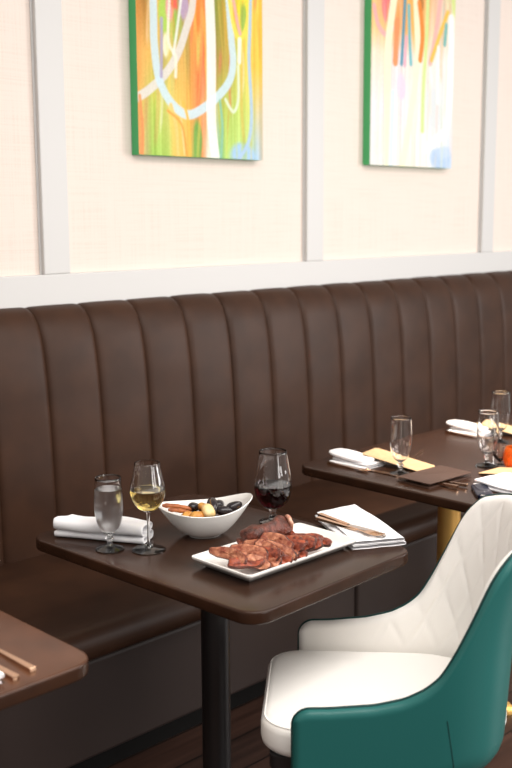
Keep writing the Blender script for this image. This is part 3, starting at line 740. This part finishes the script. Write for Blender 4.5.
# left table: handle ends
fork('copper handled cutlery end lying alone on the left table, apart from the napkin', (.939, 1.512, TZ + .0005), -pi / 2 - .02, 0, .2)
knife('copper handled cutlery end lying against the white napkin on the left table', (.899, 1.502, TZ + .0005), -pi / 2 - .02, 0, .215)
t = thing('napkin', 'white folded napkin tip at the left edge on the nearest table', 'napkin', (.842, 1.51, TZ + .0002))
mb = ribbon(zsection(.075, [.007, .007], 0, .002), .2, None, seed=21); cloth(mb, 'folded_cloth', t, rot=(0, 0, pi / 2))
# far table
fork('copper fork left of the napkin at the left place of the far table', (2.478, 2.165, TZ + .0005), pi / 2, 0, .17)
knife('copper knife running beneath the left water glass foot on the far table', (2.500, 2.12, TZ + .0005), pi / 2, 0, .22, 'rose')
spoon('copper spoon pointing right behind the left kraft card', (2.835, 2.05, TZ + .0005), .32, .15)
fork('copper fork beside the back right napkin on the far table', (3.150, 2.175, TZ + .0005), pi / 2 - .04, 0, .19)
knife('copper knife in front of the back right napkin on the far table', (3.172, 2.13, TZ + .0005), pi / 2 - .04, 0, .2, 'rose')
# dark folder and what lies on it
mf = thing('cutlery_pouch', 'dark brown leather pouch holding cutlery at the front of the far table', 'pouch', (2.555, 1.80, TZ), -.05)
for z, nm in ((0, 'back_cover'), (.0125, 'front_cover')):
    mb = MB(); mb.slab(rrect(.105, .062, .006, 4), [(.001, z), (0, z + .0008), (0, z + .0028), (.001, z + .0035)]); mb.build(nm, M['menu'], mf)
fork('copper fork with its square handle end poking from the dark pouch, left of the pair', (2.505, 1.682, TZ + .0045), -pi / 2 + .05, 0, .15)
knife('copper knife with its square handle end poking from the dark pouch, right of the pair', (2.535, 1.672, TZ + .0045), -pi / 2 + .05, 0, .16, 'rose')
mb = MB(); mb.slab(rrect(.062, .024, .010, 5), [(.003, 0), (0, .003), (0, .010), (.004, .013)])
tag(mb.build('small_case', M['navy'], loc=(2.515, 1.605, TZ), rot=(0, 0, .75), smooth=50), 'small dark navy case at the front corner of the far table', 'case')
fork('silver-bright fork end poking from under the white napkin above the chair', (2.552, 1.52, TZ + .0005), .9, 0, .0001 + .17)

# ------------------------------------------------------------------ chair
TH = radians(131.2); Fd = Vector((cos(TH), sin(TH), 0))
chair = thing('dining_chair', 'white quilted tub chair with teal outer shell, pulled up to the steak table', 'chair', (1.781, 1.296, 0), TH - pi / 2)
W2 = .23; FY = .265; RY = -.172
# plan mid-curve, far (X=+) front -> rear -> near (X=-) front ; arclength sampled
def plan(t):      # t in [-1,1]
    a = abs(t); sg = 1 if t > 0 else -1
    if a > .45:
        y = -.02 + (a - .45) / .55 * (FY + .02); x = W2
    else:
        th = (a / .45) * pi / 2; ex = 2 / 2.5
        x = W2 * abs(sin(th)) ** ex; y = -.02 - (abs(RY) - .02) * abs(cos(th)) ** ex
    return Vector((x * sg, y, 0))
NT_ = 240
raw = [plan(1 - 2 * i / 800) for i in range(801)]
cum = [0]
for i in range(800): cum.append(cum[-1] + (raw[i + 1] - raw[i]).length)
TOT = cum[-1]
def at(s):
    s = min(max(s, 0), TOT); i = min(int(np.searchsorted(cum, s)), 800); i = max(i, 1)
    f = (s - cum[i - 1]) / max(cum[i] - cum[i - 1], 1e-9); return raw[i - 1].lerp(raw[i], f)
def nrm(s):
    t = (at(s + .012) - at(s - .012)).normalized(); return Vector((t.y, -t.x, 0))      # check sign below
if nrm(.1).x < 0: nsgn = -1
else: nsgn = 1
HS = [(-.40, .915), (-.23, .912), (-.20, .902), (-.17, .893), (-.13, .845), (-.10, .775), (-.06, .69), (-.03, .638), (0, .612), (.04, .591), (.1, .576), (.19, .567), (.30, .562)]
hy = [h[0] for h in HS]; hz = [h[1] for h in HS]
SR = .035
def lean(p, z):      # rear leans back with height
    rear = min(1, max(0, (.06 - p.y) / .2)); return Vector((0, -rear * (.055 * max(0, z - .42) + .55 * max(0, z - .65) ** 2), 0)) + Vector((p.x * .10 * max(0, z - .45), 0, 0))
def rim(s):
    p = at(s); e = min(s, TOT - s)
    h = .7
    for _ in range(12): h = float(np.interp((p + lean(p, h)).y, hy, hz)) * .6 + h * .4
    # rear: rise gently to the middle
    if p.y < -.13: h = h if abs(p.x) > .19 else h + .014 * (1 - (abs(p.x) / .19) ** 2)
    if e < SR: h = h - SR + sqrt(max(0, SR * SR - (SR - e) ** 2))
    return h
# smooth rim heights
ss = list((1 - np.cos(np.linspace(0, pi, 31))) / 2 * .08)[:-1]
ss = [x for x in np.concatenate([.06 * (1 - np.cos(np.linspace(0, pi / 2, 18))), np.linspace(.06, TOT - .06, 190)[1:-1], TOT - .06 * (1 - np.cos(np.linspace(pi / 2, 0, 18)))])]
rh = np.array([rim(s) for s in ss])
ker = np.array([1, 2, 3, 2, 1]) / 9.
sm = np.convolve(np.pad(rh, 2, mode='edge'), ker, 'valid'); mid = slice(26, -26); rh[mid] = sm[mid]
BOT = .375; T = .017
def surf(side, s, v, h):
    p = at(s); n = nrm(s) * nsgn; B = BOT + .032 * min(1, max(0, (.05 - p.y) / .12))
    z = B + (h - B) * v; d = max(0, min(h - z, s, TOT - s))
    o = T * sqrt(max(0, 1 - (1 - min(d / T, 1)) ** 2))
    q = p + lean(p, z) + n * (o * side); 
    if side > 0 and z < B + .06: q -= n * (.05 * (1 - sqrt(max(0, 1 - ((B + .06 - z) / .06) ** 2 * .98)))) * (1 if p.y < .0 else max(.25, 1 - p.y / .15))
    if side < 0:     # soft quilting on the inner face
        u = s - TOT / 2; hh = z - .5
        k = .085
        a1 = abs(((u / k + hh / (k * 1.9)) % 1) - .5) * 2; a2 = abs(((u / k - hh / (k * 1.9)) % 1) - .5) * 2
        g = min(1 - a1, 1 - a2); fade = min(1, max(0, (z - .50) / .05)) * min(1, d / .03) * min(1, max(0, (.10 - p.y) / .08))
        q += n * (.0038 * math.exp(-(g / .13) ** 2) * fade - .003 * fade)
    return (q.x, q.y, z)
vv = [0, .02, .04, .07, .1, .14, .18] + [x for x in np.linspace(.22, .9, 40)] + [1 - x for x in (.08, .06, .045, .03, .02, .012, .006, .002, 0)]
for nm, side, m in (('outer_shell', 1, M['teal']), ('inner_back', -1, M['white_leather'])):
    mb = MB(); mb.grid([[surf(side, s, v, h) for v in vv] for s, h in zip(ss, rh)])
    mb.build(nm, m, chair, smooth=80)
mb = MB(); pts = [surf(1, 0, v, rh[0]) for v in (0, .3, .6, .9)]
path = [(at(0).x, at(0).y, z) for z in np.linspace(BOT + .02, rh[0], 8)[:-1]] + [surf(1, s, 1, h) for s, h in zip(ss, rh)] + [(at(TOT).x, at(TOT).y, z) for z in np.linspace(rh[-1], BOT + .02, 8)[1:]]
mb.tube(path, .0032, 8); mb.build('piping', M['teal_pipe'], chair, smooth=80)
# stitched seams down the outer shell
for q in (.27, .73):
    sq = TOT * q; hq = float(np.interp(sq, ss, rh)); mb = MB()
    mb.tube([Vector(surf(1, sq + .05 * (v - .1) * (1 if q > .5 else -1), v, hq)) for v in np.linspace(.1, .5, 14)], .0012, 6); mb.build('seam', M['teal_pipe'], chair, smooth=80)
# underside
mb = MB(); und = [at(s) * .86 for s in ss[::6]]
mb.loft([[(p.x, p.y, z) for p in und] for z in (BOT - .004, BOT + .02)]); mb.build('seat_base', M['black_metal'], chair, smooth=40)
# seat cushion
def cush(i):
    out = []
    hw = .203 - i; f = .329 - i; b = -.165 + i
    n = 14; R = max(.075 - i, .003)
    for k in range(n + 1): a = k * pi / 2 / n; out.append((hw - R + R * cos(a), f - R + R * sin(a) + 0))
    for k in range(n + 1): a = pi / 2 + k * pi / 2 / n; out.append((-hw + R + R * cos(a), f - R + R * sin(a)))
    for k in range(n + 1): a = pi + k * pi / n; out.append((hw * cos(a), -.02 + (.02 - b) * sin(a) * .98))
    return [(x, y + .010 * (1 - (x / .22) ** 2) * (1 if y > .2 else 0)) for x, y in out]
mb = MB(); z0, z1, r = .432, .505, .022
prof = [(.05, z0), (r, z0)] + [(r - r * sin(a), z0 + r - r * cos(a)) for a in (pi / 6, pi / 3, pi / 2)] + [(r - r * cos(a), z1 - r + r * sin(a)) for a in (0, pi / 8, pi / 4, 3 * pi / 8, pi / 2)] + [(.045, z1 + .0025), (.08, z1 + .005), (.13, z1 + .007), (.19, z1 + .008)]
mb.slab(cush, prof); mb.build('seat_cushion', M['white_leather'], chair, smooth=60)
mb = MB(); o1 = cush(r * .35); mb.tube([(x, y, z1 - r * .25) for x, y in o1], .0022, 6, closed=True); mb.build('seat_piping', M['white_leather'], chair, smooth=80)
mb = MB(); mb.slab(rrect(.19, .07, .02, 4, (0, .245)), [(0, .405), (0, .434)]); mb.build('seat_rail', M['black_metal'], chair)
for x, y, dx, dy in ((.165, .255, .02, .03), (-.165, .255, -.02, .03), (.14, -.10, .025, -.075), (-.14, -.10, -.025, -.075)):
    mb = MB(); zt = .41 if y > 0 else .385; mb.tube([(x, y, zt), (x + dx * .5, y + dy * .5, zt / 2), (x + dx, y + dy, 0)], [.015, .013, .010], 16); mb.build('leg', M['black_metal'], chair, smooth=60)

# ------------------------------------------------------------------ light
def area(name, loc, target, sx, sy, power, col=(1, 1, 1)):
    l = bpy.data.lights.new(name, 'AREA'); l.shape = 'RECTANGLE'; l.size = sx; l.size_y = sy; l.energy = power; l.color = col
    o = bpy.data.objects.new(name, l); COL.objects.link(o); o.location = loc
    o.rotation_euler = (Vector(target) - Vector(loc)).to_track_quat('-Z', 'Y').to_euler(); return o
for k in (-.55, .55):       # two tall windows on the right, two behind the camera
    area('window_light', (6.4, -1.4 + k, 1.9), (2.2, 1.8, .9), .8, 1.9, 80, (1, .985, .97))
    area('window_light', (2.4 + k * 1.4, -3.4, 2.1), (2.4, 2.9, .9), 1.0, 2.0, 48, (1, .98, .96))
area('ceiling_light', (2.1, .15, 3.05), (2.1, .45, 0), 4.4, 1.8, 138, (1, .95, .9))
for x, y, p in ((.75, 1.72, 640), (3.05, 1.80, 400)):      # warm downlights over the side tables
    l = bpy.data.lights.new('downlight', 'SPOT'); l.energy = p; l.color = (1, .84, .68); l.spot_size = radians(36); l.spot_blend = .8; l.shadow_soft_size = .06
    o = bpy.data.objects.new('downlight', l); COL.objects.link(o); o.location = (x, y, 3.0)
w = bpy.data.worlds.new('World'); SC.world = w; w.use_nodes = True
bg = w.node_tree.nodes['Background']; bg.inputs['Color'].default_value = (1, .965, .93, 1); bg.inputs['Strength'].default_value = .5

# ------------------------------------------------------------------ camera
f = 1035.33; pit, roll, yaw = [radians(v) for v in (9.273, -.2626, 45.2137)]
fw = Vector((cos(yaw) * cos(pit), sin(yaw) * cos(pit), -sin(pit))); rt = Vector((sin(yaw), -cos(yaw), 0)); up = rt.cross(fw)
c, s_ = cos(roll), sin(roll); r2 = rt * c + up * s_; u2 = up * c - rt * s_
cam = bpy.data.cameras.new('camera'); co = bpy.data.objects.new('camera', cam); COL.objects.link(co)
Mx = Matrix((r2, u2, -fw)).transposed().to_4x4(); Mx.translation = (0, 0, 1.55); co.matrix_world = Mx
cam.sensor_fit = 'VERTICAL'; cam.sensor_height = 24; cam.sensor_width = 24; cam.lens = f / 768 * 24
cam.dof.use_dof = True; cam.dof.focus_distance = 2.6; cam.dof.aperture_fstop = 2.2
cam.clip_start = .02
SC.camera = co
SC.view_settings.view_transform = 'Standard'; SC.view_settings.look = 'None'; SC.view_settings.gamma = 1; SC.view_settings.exposure = 0
SC.view_settings.use_curve_mapping = False
SC.cycles.use_denoising = True
SC.cycles.max_bounces = 14; SC.cycles.transmission_bounces = 12; SC.cycles.transparent_max_bounces = 12
